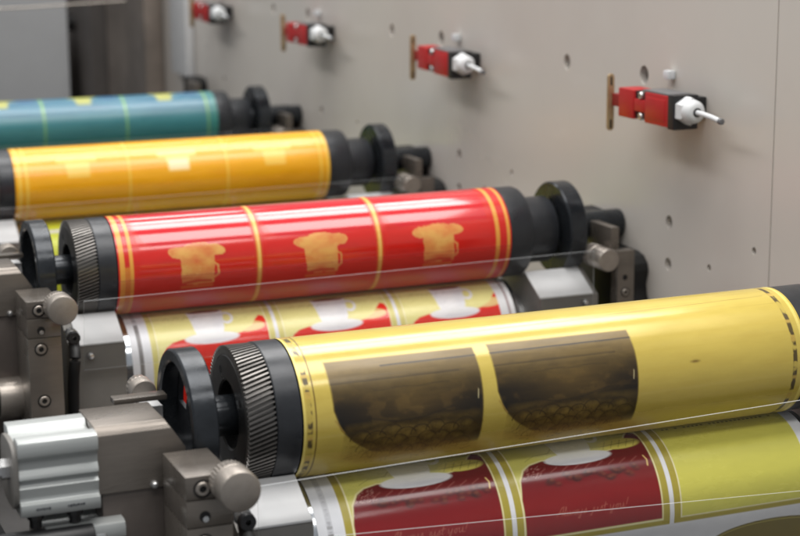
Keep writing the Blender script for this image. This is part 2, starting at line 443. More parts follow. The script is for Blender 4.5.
# --- gold plate of the front unit
def paint_gold(a):
    n = a.noise(0.02, 0.006, 3); n2 = a.noise(0.09, 0.004, 5)
    a.mul(np.clip((n-0.5)*2, 0, 0.5), (0.94, 0.92, 0.88))
    a.mul(np.clip((n2-0.6)*4, 0, 0.4), (0.95, 0.92, 0.84))
    # edge bands with register marks
    for xa, xb in ((-0.0045, -0.0028), (0.3735, 0.376)):
        a.put(a.rect(xa, xb, -60, 300), (226, 206, 110), 0.3)
    for q, (xa, xb) in enumerate(((-0.0018, 0.0016), (0.3655, 0.3690))):
        gn = a.noise(0.004, 0.004, 71+q, 3)
        a.put(a.rect(xa, xb, -60, 300)*np.clip(0.25+(gn-0.40)*6, 0.1, 0.95), (70, 56, 30), 0.35)
        for k in range(9):
            t = -36+k*26+6*math.sin(k*2.7)
            a.put(a.rect(xa-0.0002, xb+0.0002, t, t+(3 if k % 2 else 6))*0.85, (196, 164, 78), 0.3)
    a.put(a.rect(0.0036, 0.0046, -60, 300), (120, 98, 38), 0.3)
    # two wet brown image areas
    for k, (x0, x1) in enumerate(((0.0150, 0.1215), (0.1312, 0.2390))):
        w = x1-x0
        full = a.poly([(x0, 38.5), (x1-0.001, 39.5), (x1, 60), (x1-0.0005, 125), (x1-0.010, 125), (x0+0.060, 128), (x0+0.030, 122), (x0+0.015, 108), (x0+0.006, 96), (x0+0.0015, 80)], 0.0016)
        shape = full*np.clip((128-a.T)/14, 0, 1)
        base = (120, 98, 50)
        a.put(shape, base, 0.34)
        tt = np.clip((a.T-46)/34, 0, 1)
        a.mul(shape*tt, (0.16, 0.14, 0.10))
        mo = a.noise(0.010, 0.006, 91+k, 5)
        a.mul(shape*np.clip((mo-0.48)*3, 0, 0.5)*(0.25+0.75*tt), (0.50, 0.47, 0.42))
        a.put(shape*np.clip((0.44-mo)*3, 0, 0.35)*tt, (118, 92, 44))
        # darker towards both lower corners, paler in the middle
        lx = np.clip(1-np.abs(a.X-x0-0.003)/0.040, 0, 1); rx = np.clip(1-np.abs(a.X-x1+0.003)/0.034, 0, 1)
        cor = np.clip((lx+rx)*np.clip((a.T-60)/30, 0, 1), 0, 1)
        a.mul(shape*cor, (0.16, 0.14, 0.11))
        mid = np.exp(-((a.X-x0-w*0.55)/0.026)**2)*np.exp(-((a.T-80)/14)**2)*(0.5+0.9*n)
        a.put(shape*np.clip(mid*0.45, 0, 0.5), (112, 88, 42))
        st = a.noise(0.03, 0.0022, 11+k)
        a.mul(shape*np.clip((st-0.5)*2.0, 0, 0.30), (0.60, 0.57, 0.52))
        # knife streaks
        j = [(x0+i*w/14, 47.2+0.08*math.sin(i*1.7+k)) for i in range(15)]
        a.put(a.line(j if k else j[5:], 0.0012, 0.0006)*shape, (38, 28, 14), 0.3)
        j = [(x0+i*w/14, 58.5+0.15*math.sin(i*2.1+k)) for i in range(15)]
        a.put(a.line(j[:13], 0.0009, 0.0009)*shape*0.75, (50, 38, 20), 0.3)
        j = [(x0+0.03+i*w*0.05, 67+0.6*math.sin(i*1.3+k)) for i in range(11)]
        a.put(a.line(j, 0.0007, 0.0008)*shape*0.5, (46, 36, 20))
        # braided leaves printed below: brown ground fading out, fine dark overlapping arcs
        gx = np.clip(1-np.abs(a.X-x0-w*0.54)/(w*0.47), 0, 1)**0.45
        nz = a.noise(0.007, 0.004, 61+k); nf = a.noise(0.003, 0.002, 81+k)
        zone = gx*np.clip((a.T-91)/5, 0, 1)*np.clip((136-a.T)/16, 0, 1)
        a.put(zone*np.clip(0.80+0.9*(nz-0.5), 0, 0.92), (122, 99, 44), 0.42)
        a.mul(zone*np.clip((nf-0.45)*3, 0, 0.6), (0.50, 0.46, 0.40))
        top = 95+6*((a.X-x0-w*0.52)/(w*0.40))**2
        a.mul(gx*np.exp(-((a.T-top)/3.0)**2)*0.85, (0.22, 0.19, 0.15))
        for row in range(3):
            for q in range(9):
                cx = x0+0.020+q*0.0105+row*0.005; ct = 108+row*9+2.5*math.sin(q*2.3+row)
                if cx > x1-0.008: continue
                arc = [(cx+0.0075*math.cos(u)*(1+0.1*math.sin(q)), ct+9*math.sin(u)) for u in np.linspace(math.pi*1.02, math.pi*1.85, 10)]
                a.put(a.line(arc, 0.0007, 0.0007)*(0.9-0.22*row), (46, 33, 13))
                a.put(a.ell(cx+0.002, ct-3.5, 0.0030, 2.6, 0.0022)*(0.22-0.05*row), (168, 140, 62))
                for v in (-1, 0, 1, 2):
                    a.put(a.line([(cx+v*0.0018, ct+1), (cx+v*0.0042, ct-6)], 0.0003, 0.0005)*0.4, (66, 49, 20))
        for q in range(60):
            cx = x0+0.015+rng.random()*w*0.82; ct = 108+rng.random()*30
            a.put(a.line([(cx, ct), (cx+rng.normal()*0.003, ct+3*rng.random())], 0.0005, 0.0007)*0.5, (84, 64, 24))
        a.put(a.line([(x0+0.028, 90), (x0+0.045, 94.5), (x0+0.065, 93), (x0+0.085, 87)], 0.0008, 0.0008)*0.8, (40, 30, 16))
        a.put(a.line([(x0+0.002, 88), (x0+0.008, 99)], 0.0012, 0.0008)*0.7, (172, 140, 62))
        a.put(a.line([(x1-0.003, 76), (x1-0.0035, 83)], 0.0007, 0.0006)*0.7, (210, 196, 150))
    a.put(np.clip((a.T-112)/15, 0, 1), None, 0.42)
    a.put(a.ell(0.285, 75, 0.0035, 1.2, 0.001)*0.8, (112, 82, 30))
    for q in range(26):
        cx = 0.05+rng.random()*0.3; ct = 4+rng.random()*26
        a.put(a.line([(cx, ct), (cx+0.02+rng.random()*0.07, ct+rng.normal()*0.5)], 0.00035, 0.0004)*0.18, (150, 118, 50))
    a.put(a.line([(0.01, 27.5), (0.2, 20), (0.36, 15)], 0.0007, 0.0006)*0.5, (120, 92, 40))

# --- red plate
def paint_red(a):
    n = a.noise(0.03, 0.008, 21)
    a.put(np.clip((n-0.5)*2, 0, 0.4), (186, 34, 30))
    tan = (222, 158, 66)
    for xa, xb in ((-0.003, 0.0014), (0.0062, 0.0094), (0.3685, 0.3725), (0.3805, 0.3835)):
        a.put(a.rect(xa, xb, -60, 300), tan, 0.3)
    a.put(a.rect(0.0014, 0.0062, 82, 300), (206, 120, 48))
    for k in range(3):
        x0, x1 = 0.0125+0.1195*k, 0.0125+0.1195*k+0.1110
        # glossy plate panel with cut lower corners
        pan = a.poly([(x0, -60), (x1, -60), (x1, 96), (x0+0.004, 96), (x0+0.004, 60), (x0+0.0005, 40)], 0.001)
        a.put(pan, None, 0.16)
        a.put(a.poly([(x0, -60), (x1, -60), (x1-0.0015, 60), (x0+0.018, 61), (x0+0.009, 55), (x0+0.003, 38)], 0.001)*0.9, (200, 22, 34), 0.09)
        if k < 2:
            xm = x1+0.0042
            a.put(a.rect(xm-0.0042, xm+0.0042, -60, 300), (198, 52, 30), 0.3)
            a.put(a.rect(xm-0.0021, xm+0.0021, -60, 300), tan, 0.28)
            a.put(a.rect(xm-0.0003, xm+0.0007, -60, 300), (238, 200, 120), 0.28)
        cx = x0+0.0565
        kX, kS = a.X, a.S
        a.X = kX+(a.noise(0.006, 0.006, 131+k, 3)-0.5)*0.0032; a.S = kS+(a.noise(0.006, 0.006, 141+k, 3)-0.5)*0.0030
        blob = np.maximum(a.ell(cx-0.0150, 70, 0.0110, 6.5, 0.001), a.ell(cx+0.0150, 69.5, 0.0110, 6.5, 0.001))
        blob = np.maximum(blob, a.ell(cx, 66.5, 0.0120, 6, 0.001))
        blob = np.maximum(blob, a.rect(cx-0.015, cx+0.015, 64.5, 75, 0.0005, 0.001))
        blob = np.maximum(blob, a.poly([(cx-0.0165, 72), (cx+0.0155, 72), (cx+0.0150, 108), (cx-0.0140, 108)], 0.001))
        blob = np.maximum(blob, a.line([(cx+0.015, 84), (cx+0.0192, 87), (cx+0.0192, 99), (cx+0.015, 102)], 0.0012, 0.0006)*0.6)
        a.X, a.S = kX, kS
        wn = a.noise(0.012, 0.008, 151+k)
        a.put(np.clip(blob, 0, 1)*np.clip(0.45+0.9*(wn-0.25), 0.3, 0.9), (222, 172, 92), 0.3)
        a.put(np.clip(blob*(1-blob)*4, 0, 1)*0.5, (232, 190, 110))
        a.put(a.line([(cx-0.013, 107), (cx, 105), (cx+0.012, 106)], 0.0026, 0.0012)*0.9, (186, 40, 26))
        a.put(a.rect(cx-0.016, cx+0.0145, 110, 114)*0.7, (214, 120, 56))
    a.put(a.line([(-0.003, 97.5), (0.385, 96.5)], 0.0007, 0.0009)*0.7, (140, 24, 22))
    a.put(a.rect(-0.003, 0.386, 99, 260), None, 0.42)
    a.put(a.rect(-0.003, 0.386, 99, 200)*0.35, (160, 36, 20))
    for q in range(30):
        cx = rng.random()*0.36; ct = 86+rng.random()*50
        a.put(a.line([(cx, ct), (cx+0.01+rng.random()*0.03, ct+rng.normal())], 0.0004, 0.0006)*0.4, (150, 30, 24))
    a.put(a.line([(-0.003, -20), (0.385, -20)], 0.0012, 0.001), tan)

# --- yellow plate
def paint_yellow(a):
    n = a.noise(0.05, 0.01, 31)
    a.put(np.clip((n-0.5)*2, 0, 0.5), (222, 150, 20))
    for xa, xb in ((-0.001, 0.003), (0.0075, 0.0110), (0.129, 0.1315), (0.249, 0.2515), (0.3680, 0.371), (0.377, 0.38)):
        a.put(a.rect(xa, xb, -60, 300, 0, 0.001)*0.8, (236, 196, 78), 0.3)
    for k in range(3):
        cx = 0.070+0.1205*k
        m = np.maximum(a.rect(cx-0.025, cx+0.023, 41, 51, 0.003, 0.0015), a.poly([(cx-0.015, 46), (cx+0.014, 46), (cx+0.013, 76), (cx-0.013, 76)], 0.001))
        a.put(m*0.6, (236, 206, 104) if k != 1 else (244, 222, 140), 0.25)
        if k == 1: a.put(a.rect(cx-0.012, cx+0.012, 58, 73, 0.002, 0.002)*0.5, (246, 238, 214))
    a.put(a.rect(0.003, 0.37, -60, 40)*0.3, (232, 172, 20))

# --- teal plate
def paint_teal(a):
    n = a.noise(0.05, 0.01, 41)
    a.put(np.clip((n-0.4)*2, 0, 0.7), (42, 92, 120))
    for x in (0.009, 0.129, 0.249, 0.372):
        a.put(a.rect(x-0.0018, x+0.0018, -60, 300, 0, 0.0012)*0.85, (132, 178, 96), 0.35)
    a.put(a.rect(0.377, 0.387, -60, 300)*0.7, (60, 130, 118))
    for k in range(3):
        cx = 0.070+0.1205*k
        m = np.maximum(a.ell(cx, 2, 0.022, 9), a.poly([(cx-0.014, 5), (cx+0.014, 5), (cx+0.010, 34), (cx-0.010, 34)], 0.003))
        a.put(m*0.75, (188, 184, 70), 0.35)
        a.put(a.ell(cx+0.038, 10, 0.014, 14, 0.003)*0.5, (40, 86, 130))
    a.put(a.rect(-0.01, 0.4, 60, 160, 0, 0.02)*0.5, (44, 110, 98))

# --- paper web: three labels side by side; ph = how far the printed repeat has turned (degrees), done = how many inks are on it
GLYPH = {
 'A': [[(0, 0), (.5, .9), (.75, 1.05), (.62, .0)], [(.15, .4), (.8, .5)]],
 'l': [[(0, .1), (.25, .9), (.15, 1.0), (.1, .1), (.3, 0)]],
 'w': [[(0, .5), (.05, .05), (.3, .1), (.35, .5), (.4, .05), (.65, .1), (.7, .5)]],
 'a': [[(.5, .5), (.15, .45), (.05, .1), (.3, .0), (.5, .45), (.5, .05), (.65, 0)]],
 'y': [[(0, .5), (.05, .1), (.3, .1), (.45, .5), (.3, -.4), (.05, -.4), (.3, -.05)]],
 's': [[(0, 0), (.3, .55), (.4, .1), (.1, 0)]],
 'j': [[(.3, .5), (.15, -.35), (-.05, -.35), (.3, 0)]],
 'u': [[(0, .5), (.05, .05), (.3, .1), (.42, .5), (.42, .05), (.6, 0)]],
 't': [[(.25, .95), (.12, .1), (.3, 0)], [(-.02, .55), (.45, .62)]],
 'o': [[(.3, .5), (.05, .3), (.15, 0), (.4, .2), (.3, .5), (.55, .45)]],
 '!': [[(.3, 1.05), (.12, .3)], [(.05, .05), (.06, .0)]],
}
def script(a, text, x0, t0, h, col, w=0.00055, alpha=0.8):
    x = x0
    for ch in text:
        if ch == ' ': x += h*0.45; continue
        for st in GLYPH[ch]:
            a.put(a.line([(x+px*h+py*h*0.25, t0-py*h/a.k) for px, py in st], w, 0.0004)*alpha, col)
        x += h*{'l': .38, 's': .48, 'j': .42, 't': .42, '!': .3, 'w': .78, 'A': .85}.get(ch, .64)

def paint_web(ph, done):
    def paint(a):
        n = a.noise(0.02, 0.01, 51); n2 = a.noise(0.006, 0.003, 52)
        T0 = a.T.copy(); keep_S, keep_T = a.S, a.T
        for rep in (-1, 0, 1, 2):                  # the repeat round the roller
            off = ph + rep*150
            a.T = T0-off; a.S = keep_S-off*a.k
            gold = ((214, 222, 60), (236, 228, 152), (210, 204, 104))[done]
            olive = ((214, 222, 60), (222, 212, 130), (178, 162, 62))[done]
            cream = (240, 232, 186)
            redc = (232, 46, 34) if done < 2 else (132, 10, 15)
            bot = 0 if done == 2 else 28
            for k in range(3):
                x0 = 0.0232+0.1225*k; x1 = x0+0.1190
                last = (k == 2 and done == 2)
                a.put(a.rect(x0, x1, -20, 97+bot, 0.0004), olive, 0.30)
                a.put(a.rect(x0+0.0052, x1-0.0052, -15, 92.8+bot), cream)
                a.put(a.rect(x0+0.0064, x1-0.0064, -14, 91.6+bot), gold, 0.26)
                if last:
                    a.put(a.rect(x0+0.0064, x1-0.0064, -14, 91.6), (216, 210, 94), 0.26)
                    for q in range(26):
                        xx = x0+0.012+q*0.0036
                        if rng.random() < 0.8: a.put(a.rect(xx, xx+0.002, 9.5, 11.2), (120, 112, 40))
                    continue
                if done == 0: continue
                # dark red picture area: round top-left shoulder, swinging up at the right
                L = x0+0.0064; Rr = x1-0.0064
                red = a.poly([(L+0.0006, 91+bot), (L+0.0002, 60), (L+0.003, 45), (L+0.008, 36), (L+0.014, 31.5), (L+0.024, 28.8), (L+0.034, 29.5), (L+0.060, 31),
                              (L+0.080, 27), (L+0.092, 20), (L+0.097, 12), (L+0.101, 7), (Rr-0.0012, 9), (Rr, 14), (Rr, 91+bot)], 0.0007)
                edge = np.clip(a.poly([(L+0.0, 91.6+bot), (L-0.001, 60), (L+0.002, 44), (L+0.007, 34.7), (L+0.014, 30), (L+0.024, 27.4), (L+0.034, 28), (L+0.060, 29.6),
                              (L+0.080, 25.6), (L+0.091, 19), (L+0.096, 11), (L+0.100, 5.5), (Rr, 7), (Rr+0.001, 14), (Rr+0.001, 91.6+bot)], 0.0007), 0, 1)
                a.put(edge*(1.0 if done == 2 else 0.3), (236, 226, 168))
                a.put(red, redc, 0.15)
                if done == 2:
                    a.put(red*np.clip((64-a.T)/28, 0, 1)*0.55, (90, 14, 18))
                    a.put(red*np.clip((a.T-60)/20, 0, 1)*0.5, (146, 10, 18))
                # leaf at the right of the saucer with veins
                cx = x0+0.0585
                leaf = a.ell(cx+0.036, 20.5, 0.0165, 6.5, 0.001)
                a.put(leaf*(1.0 if done == 2 else 0.7), (228, 216, 104) if done == 2 else gold)
                if done == 2:
                    for q in range(5):
                        a.put(a.line([(cx+0.022+q*0.006, 25), (cx+0.027+q*0.006, 16)], 0.0004, 0.0004)*0.7, (110, 96, 30))
                    a.put(a.line([(cx+0.020, 22), (cx+0.051, 19)], 0.0005, 0.0004)*0.7, (110, 96, 30))
                # cup and saucer
                cm = cup_mask(a, cx, 30, 1.02)
                a.put(cm*0.97, (240, 240, 243), 0.28)
                a.mul(a.ell(cx+0.004, 33.5, 0.021, 2.2, 0.002)*0.5, (0.80, 0.82, 0.88))
                a.mul(a.rect(cx+0.004, cx+0.016, -4, 24, 0.002, 0.006)*0.35, (0.82, 0.83, 0.88))
                if done < 2:
                    a.put(a.ell(cx-0.001, -7, 0.0165, 3.0, 0.0008)*0.95, (150, 82, 66))
                    a.put(a.ell(cx-0.001, -4.6, 0.0140, 0.8, 0.001)*0.9, (214, 196, 186))
                    for q in range(4):
                        xx = L+0.010+q*0.009
                        a.put(a.line([(xx, 2+q), (xx+0.004, -1), (xx+0.006, 2)], 0.0005, 0.0006)*0.5, (150, 140, 70))
                else:
                    a.put(a.ell(cx-0.004, 14, 0.026, 12, 0.01)*0.55, (226, 224, 200))
                    # coffee beans on the red, fine lines
                    for q in range(30):
                        bx = cx-0.034+rng.random()*0.082; bt = 43+rng.random()*9+(bx-cx)*20
                        a.put(a.ell(bx, bt, 0.0032, 2.6, 0.0012)*red*0.5, (62, 16, 14))
                        a.put(a.ell(bx+0.001, bt-0.8, 0.0018, 1.2, 0.001)*red*0.4, (150, 72, 48))
                    for q in range(9):
                        bx = cx-0.034+q*0.009
                        a.put(a.line([(bx, 40.5), (bx+0.006, 36.5)], 0.0007, 0.0006)*red*0.5, (176, 104, 96))
                    for q in range(60):
                        bx = L+0.003+rng.random()*0.016; bt = 33+rng.random()*11
                        a.put(a.line([(bx, bt), (bx+0.0015, bt-1)], 0.0003, 0.0003)*red*0.6, (206, 150, 140))
                    a.put(a.line([(Rr-0.0045, 46), (Rr-0.0035, 41), (Rr-0.005, 37)], 0.0012, 0.0006), (226, 190, 120))
                    a.put(a.line([(L+0.012, 27), (L+0.02, 22), (L+0.032, 21), (L+0.036, 16)], 0.0005, 0.0005)*0.6, (110, 100, 40))
                    script(a, 'Always just you!', L+0.024, 77.0, 0.0062, (206, 130, 108), 0.00045, 0.5)
            if done == 2:
                # oval seal in the next strip of the sheet
                a.put(a.ell(0.352, 122, 0.050, 15, 0.0006), (120, 106, 34))
                a.put(a.ell(0.352, 122, 0.0475, 13.3, 0.0006), (184, 172, 86))
                a.put(a.ell(0.352, 122, 0.0463, 12.4, 0.0006), (128, 112, 36))
        a.T, a.S = keep_T, keep_S
        # white margins, register strip, trailing line at the far margin
        a.put(a.rect(-0.1, 0.0220, -400, 400), (232, 233, 238), 0.33)
        a.put(a.rect(0.0110, 0.0152, -400, 400)*0.35, (150, 150, 156))
        a.put(a.rect(0.0112, 0.0150, 64 if done == 2 else 30, 110)*0.85, (112, 106, 104))
        a.put(a.rect(0.0112, 0.0150, 58 if done == 2 else 22, 60 if done == 2 else 24)*0.5, (112, 106, 104))
        for q in range(70):
            t = -30+rng.random()*100
            a.put(a.rect(0.0115+rng.random()*0.001, 0.0135+rng.random()*0.001, t, t+0.5)*0.4, (140, 140, 146))
        a.put(a.rect(0.3812, 0.5, -400, 400), (234, 234, 236), 0.33)
        if done < 2:
            a.put(a.rect(0.3745, 0.5, -400, 400), (234, 234, 236), 0.33)
            a.put(a.rect(0.3835, 0.3855, -400, 400)*0.8, (120, 60, 60))
        a.mul(np.clip((n2-0.5)*1.5, 0, 0.25), (0.93, 0.93, 0.93))
    return paint

def web_mesh(name, x0, x1, R, nx, nt, ph, done):
    X = np.linspace(x0, x1, nx)
    A0, A1 = -90, 103
    T = np.concatenate([np.linspace(A0-390, A0, 20, endpoint=False), np.linspace(A0, -25, 12, endpoint=False), np.linspace(-25, A1, nt), np.linspace(A1+0.8, A1+40, max(12, nt//4), endpoint=False), np.linspace(A1+40, A1+370, 70)])
    a = Art(X, T, R, (236, 236, 240), 0.32)
    paint_web(ph, done)(a)
    t = np.clip(T, A0, A1)*math.pi/180
    ext = (T-np.clip(T, A0, A1))*math.pi/180*R
    y = -np.sin(t)*R - np.cos(t)*ext
    z = np.cos(t)*R - np.sin(t)*ext
    pos = np.zeros(a.X.shape+(3,)); pos[..., 0] = a.X; pos[..., 1] = y[None]; pos[..., 2] = z[None]
    return grid_mesh(name, pos, a, False)

# ------------------------------------------------------------------ setting
WX = 0.53
def holed_panel(name, y0, y1, z0, z1, holes, thick):
    """panel in the plane x = WX with real through holes"""
    bm = bmesh.new(); edges = []
    def loop(pts):
        vs = [bm.verts.new((WX, p[0], p[1])) for p in pts]
        for k in range(len(vs)): edges.append(bm.edges.new((vs[k], vs[(k+1) % len(vs)])))
    loop([(y0, z0), (y1, z0), (y1, z1), (y0, z1)])
    for hy, hz, ry, rz in holes:
        loop([(hy+ry*math.cos(2*math.pi*k/20), hz+rz*math.sin(2*math.pi*k/20)) for k in range(20)])
    bmesh.ops.triangle_fill(bm, use_beauty=True, edges=edges)
    fs = bm.faces[:]
    ex = bmesh.ops.extrude_face_region(bm, geom=fs)
    bmesh.ops.translate(bm, vec=(thick, 0, 0), verts=[g for g in ex['geom'] if isinstance(g, bmesh.types.BMVert)])
    me = finish(bm, name, 30)
    me.polygons.foreach_set('use_smooth', [False]*len(me.polygons))
    return me

holes = []
for i in range(-1, 5):
    d = i*PITCH
    for hy, hz, ry, rz in ((0.4024, 0.0162, 0.0062, 0.0066), (0.4023, -0.0257, 0.0060, 0.0064), (0.328, -0.0153, 0.0034, 0.0036),
                           (0.2542, 0.0147, 0.0034, 0.0036), (0.6203, 0.1539, 0.0075, 0.0085), (0.4567, 0.1548, 0.0085, 0.0095)):
        if 0.2400 < hy+d < 2.5: holes.append((hy+d, hz, ry, rz))
wall = tag(bpy.data.objects.new('side_frame_wall', None), kind='structure'); COL.objects.link(wall)
obj('wall_panel', holed_panel('wall_panel', 0.2304, 2.62, -0.6, 0.44, holes, 0.008), M_wall, wall)
obj('wall_panel', holed_panel('wall_panel', -1.0, 0.2288, -0.6, 0.44, [], 0.012), M_wall, wall)
obj('hole_shade_sheet', box_me('hole_shade_sheet', WX+0.040, WX+0.05, -1.0, 2.6, -0.6, 0.438, 0), M_dark, wall)  # dark sheet stands in for the shade behind the holes
# bolt heads sunk in the oval holes
for hy, hz, ry, rz in holes:
    if ry > 0.007:
        obj('bolt_head', lathe_me('bolt_head', [(0.0, 0.0058), (0.0015, 0.0064), (0.008, 0.0064)], 20, 'X', (WX+0.008, hy-0.001, hz-rz*0.75)), M_steel, wall)

bed = tag(obj('machine_bed', box_me('machine_bed', -0.6, 0.53, -0.9, 2.7, -0.62, -0.42, 0), M_dark), kind='structure')
side = tag(obj('operator_side_frame', box_me('operator_side_frame', -0.150, -0.105, -0.6, 2.4, -0.42, -0.150, 0.002), M_dark), kind='structure')

# ------------------------------------------------------------------ printing units
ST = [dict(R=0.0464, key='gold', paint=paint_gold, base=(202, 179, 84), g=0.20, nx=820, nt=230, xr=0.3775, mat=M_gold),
      dict(R=0.0453, key='red', paint=paint_red, base=(204, 34, 26), g=0.24, nx=620, nt=170, xr=0.3850, mat=M_plate),
      dict(R=0.0424, key='yellow', paint=paint_yellow, base=(228, 164, 22), g=0.24, nx=420, nt=110, xr=0.3810, mat=M_plate),
      dict(R=0.0418, key='teal', paint=paint_teal, base=(56, 112, 134), g=0.30, nx=340, nt=100, xr=0.3870, mat=M_plate)]
CYL_LABEL = {'gold': 'gold plate cylinder with two dark brown image areas, nearest the camera',
             'red': 'glossy red plate cylinder with three tan cup shapes',
             'yellow': 'orange yellow plate cylinder between the red and the teal one',
             'teal': 'teal green plate cylinder with yellow patches, farthest back'}
WR = 0.05                                            # web roller radius

def gear_mesh(R):
    bm = bmesh.new(); n = 86; x0, x1 = -0.0405, -0.0222; rings = []
    for s in range(4):
        f = s/3; x = x0+(x1-x0)*f; tw = 0.125*f
        ring = []
        for k in range(n):
            for u, r in ((0.04, R-0.0030), (0.20, R), (0.55, R), (0.71, R-0.0030)):
                t = 2*math.pi*(k+u)/n+tw
                ring.append(bm.verts.new((x, math.sin(t)*r, math.cos(t)*r)))
        rings.append(ring)
    N = n*4
    for A, B in zip(rings[:-1], rings[1:]):
        for k in range(N): bm.faces.new((A[k], A[(k+1) % N], B[(k+1) % N], B[k]))
    # annular end faces
    for ring, x, flip in ((rings[0], x0, 0), (rings[-1], x1, 1)):
        inner = [bm.verts.new((x, math.sin(2*math.pi*k/N)*(R-0.006), math.cos(2*math.pi*k/N)*(R-0.006))) for k in range(N)]
        for k in range(N): bm.faces.new((ring[k], ring[(k+1) % N], inner[(k+1) % N], inner[k]))
    return finish(bm, 'gear_teeth', 20)

def slotted_disc(name, x0, x1, r0, r1, slots, n=72):
    """flat disc with kidney slots given as (a0, a1, ra, rb)"""
    rad = sorted({r0, r1, *[s[2] for s in slots], *[s[3] for s in slots]})
    bm = bmesh.new(); V = {}
    def v(ix, ir, k):
        key = (ix, ir, k % n)
        if key not in V:
            t = 2*math.pi*k/n; V[key] = bm.verts.new(((x0, x1)[ix], math.sin(t)*rad[ir], math.cos(t)*rad[ir]))
        return V[key]
    cells = {}
    for ir in range(len(rad)-1):
        for k in range(n):
            am = 360*(k+0.5)/n; rm = (rad[ir]+rad[ir+1])/2
            if not any(s[0] < am < s[1] and s[2] < rm < s[3] for s in slots): cells[(ir, k)] = 1
    for (ir, k) in cells:
        bm.faces.new((v(0, ir, k), v(0, ir+1, k), v(0, ir+1, k+1), v(0, ir, k+1)))
        bm.faces.new((v(1, ir, k), v(1, ir, k+1), v(1, ir+1, k+1), v(1, ir+1, k)))
        for (di, dk, a, b) in ((-1, 0, (ir, k), (ir, k+1)), (1, 0, (ir+1, k), (ir+1, k+1)), (0, -1, (ir, k), (ir+1, k)), (0, 1, (ir, k+1), (ir+1, k+1))):
            if (ir+di, (k+dk) % n) not in cells:
                bm.faces.new((v(0, *a), v(0, *b), v(1, *b), v(1, *a)))
    return finish(bm, name)

cyl_shared = {}
for i, s in enumerate(ST):
    R = s['R']; yi = i*PITCH
    t = thing('plate_cylinder', CYL_LABEL[s['key']], 'printing cylinder', (0, yi, 0), 'plate cylinders in a row')
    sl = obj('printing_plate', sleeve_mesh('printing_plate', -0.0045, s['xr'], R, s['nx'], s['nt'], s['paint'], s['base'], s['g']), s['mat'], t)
    sl['label'] = s['key'] + ' inked plate wrapped round the cylinder'
    # operator side: bearer, helical gear, shaft, hollow bearer ring
    obj('bearer', lathe_me('bearer', [(-0.0218, 0.02), (-0.0218, R-0.0006), (-0.0212, R-0.0001), (-0.0056, R-0.0001), (-0.0050, R-0.0008), (-0.0044, R-0.0012), (-0.0044, 0.02)], 96), M_black, t)
    gt = obj('gear', gear_mesh(R-0.0006), M_gear, t)
    obj('gear_face', lathe_me('gear_face', [(-0.0398, R-0.0062), (-0.0408, R-0.0072), (-0.0408, 0.0235), (-0.0398, 0.0225), (-0.0330, 0.0220), (-0.0330, 0.010)], 72), M_gearface, gt)
    for k in range(4):
        an = R_(28+90*k)
        obj('face_hole', lathe_me('face_hole', [(-0.0410, 0.0026), (-0.0410, 0.0)], 16, 'X', (0, math.sin(an)*0.031, math.cos(an)*0.031)), M_hole, gt)
    obj('shaft', lathe_me('shaft', [(-0.0640, 0), (-0.0640, 0.0125), (-0.0632, 0.0135), (-0.0335, 0.0135), (-0.0335, 0)], 40), M_disc, t)
    RO = 0.0472
    rg = obj('bearer_ring', lathe_me('bearer_ring', [(-0.0625, 0.0385), (-0.0752, 0.0385), (-0.0764, 0.0397), (-0.0764, RO-0.0012), (-0.0752, RO), (-0.0612, RO), (-0.0600, RO-0.0012), (-0.0600, 0.0385), (-0.0625, 0.0385)], 96), M_disc, t)
    obj('ring_web', slotted_disc('ring_web', -0.0640, -0.0612, 0.0130, 0.0388, [(0, 85, 0.018, 0.0365), (180, 265, 0.018, 0.0365)]), M_black, rg)
    # drive side: two-step collar, spindle, disc
    xr = s['xr']
    obj('collar', lathe_me('collar', [(xr, 0.01), (xr, R-0.0012), (xr+0.0006, R-0.0003), (0.4070, R-0.0003), (0.4100, R-0.0016), (0.4118, R-0.005), (0.4118, 0.02)], 80), M_black, t)
    obj('step_collar', lathe_me('step_collar', [(0.4110, R-0.0122), (0.4420, R-0.0122), (0.4440, R-0.0134), (0.4446, R-0.0160), (0.4446, 0.008)], 72), M_black, t)
    obj('spindle', lathe_me('spindle', solid(0.4440, 0.5290, 0.014), 40), M_disc, t)
    dr = 0.0468
    obj('disc', lathe_me('disc', [(0.4500, 0.0135), (0.4500, dr-0.0015), (0.4515, dr), (0.4677, dr), (0.4690, dr-0.0014), (0.4690, 0.0135)], 96), M_disc, t)

# the paper rollers and the paper on them
WEB = {0: ('white paper web with dark red and gold coffee labels', 0.0, 2), 1: ('paper web with bright red labels and white cups under the red cylinder', 25.0, 1),
       2: ('yellow green printed paper web under the yellow cylinder', 60.0, 0), 3: ('printed paper web under the teal cylinder', 60.0, 0)}
for i, s in enumerate(ST):
    R = s['R']; yi = i*PITCH; dz = -(R+WR+0.0006)
    t = thing('web_roller', 'chrome web roller beneath the %s cylinder' % s['key'], 'roller', (0, yi, dz), 'web rollers')
    obj('roller_body', lathe_me('roller_body', solid(-0.0020, 0.3960, WR-0.0004, 0.0012), 80), M_chrome, t)
    obj('journal', lathe_me('journal', solid(0.3955, 0.4180, 0.034, 0.002), 48), M_steel, t)
    obj('journal', lathe_me('journal', solid(-0.030, -0.0015, 0.030, 0.002), 48), M_steel, t)
    lab, ph, done = WEB[i]
    nx, nt = ((820, 190), (620, 150), (300, 60), (160, 40))[i]
    p = obj('paper_web', web_mesh('paper_web', 0.0045, 0.3905, WR, nx, nt, ph, done), M_paper, None, (0, yi, dz))
    tag(p, lab, 'paper', 'printed paper web passes')

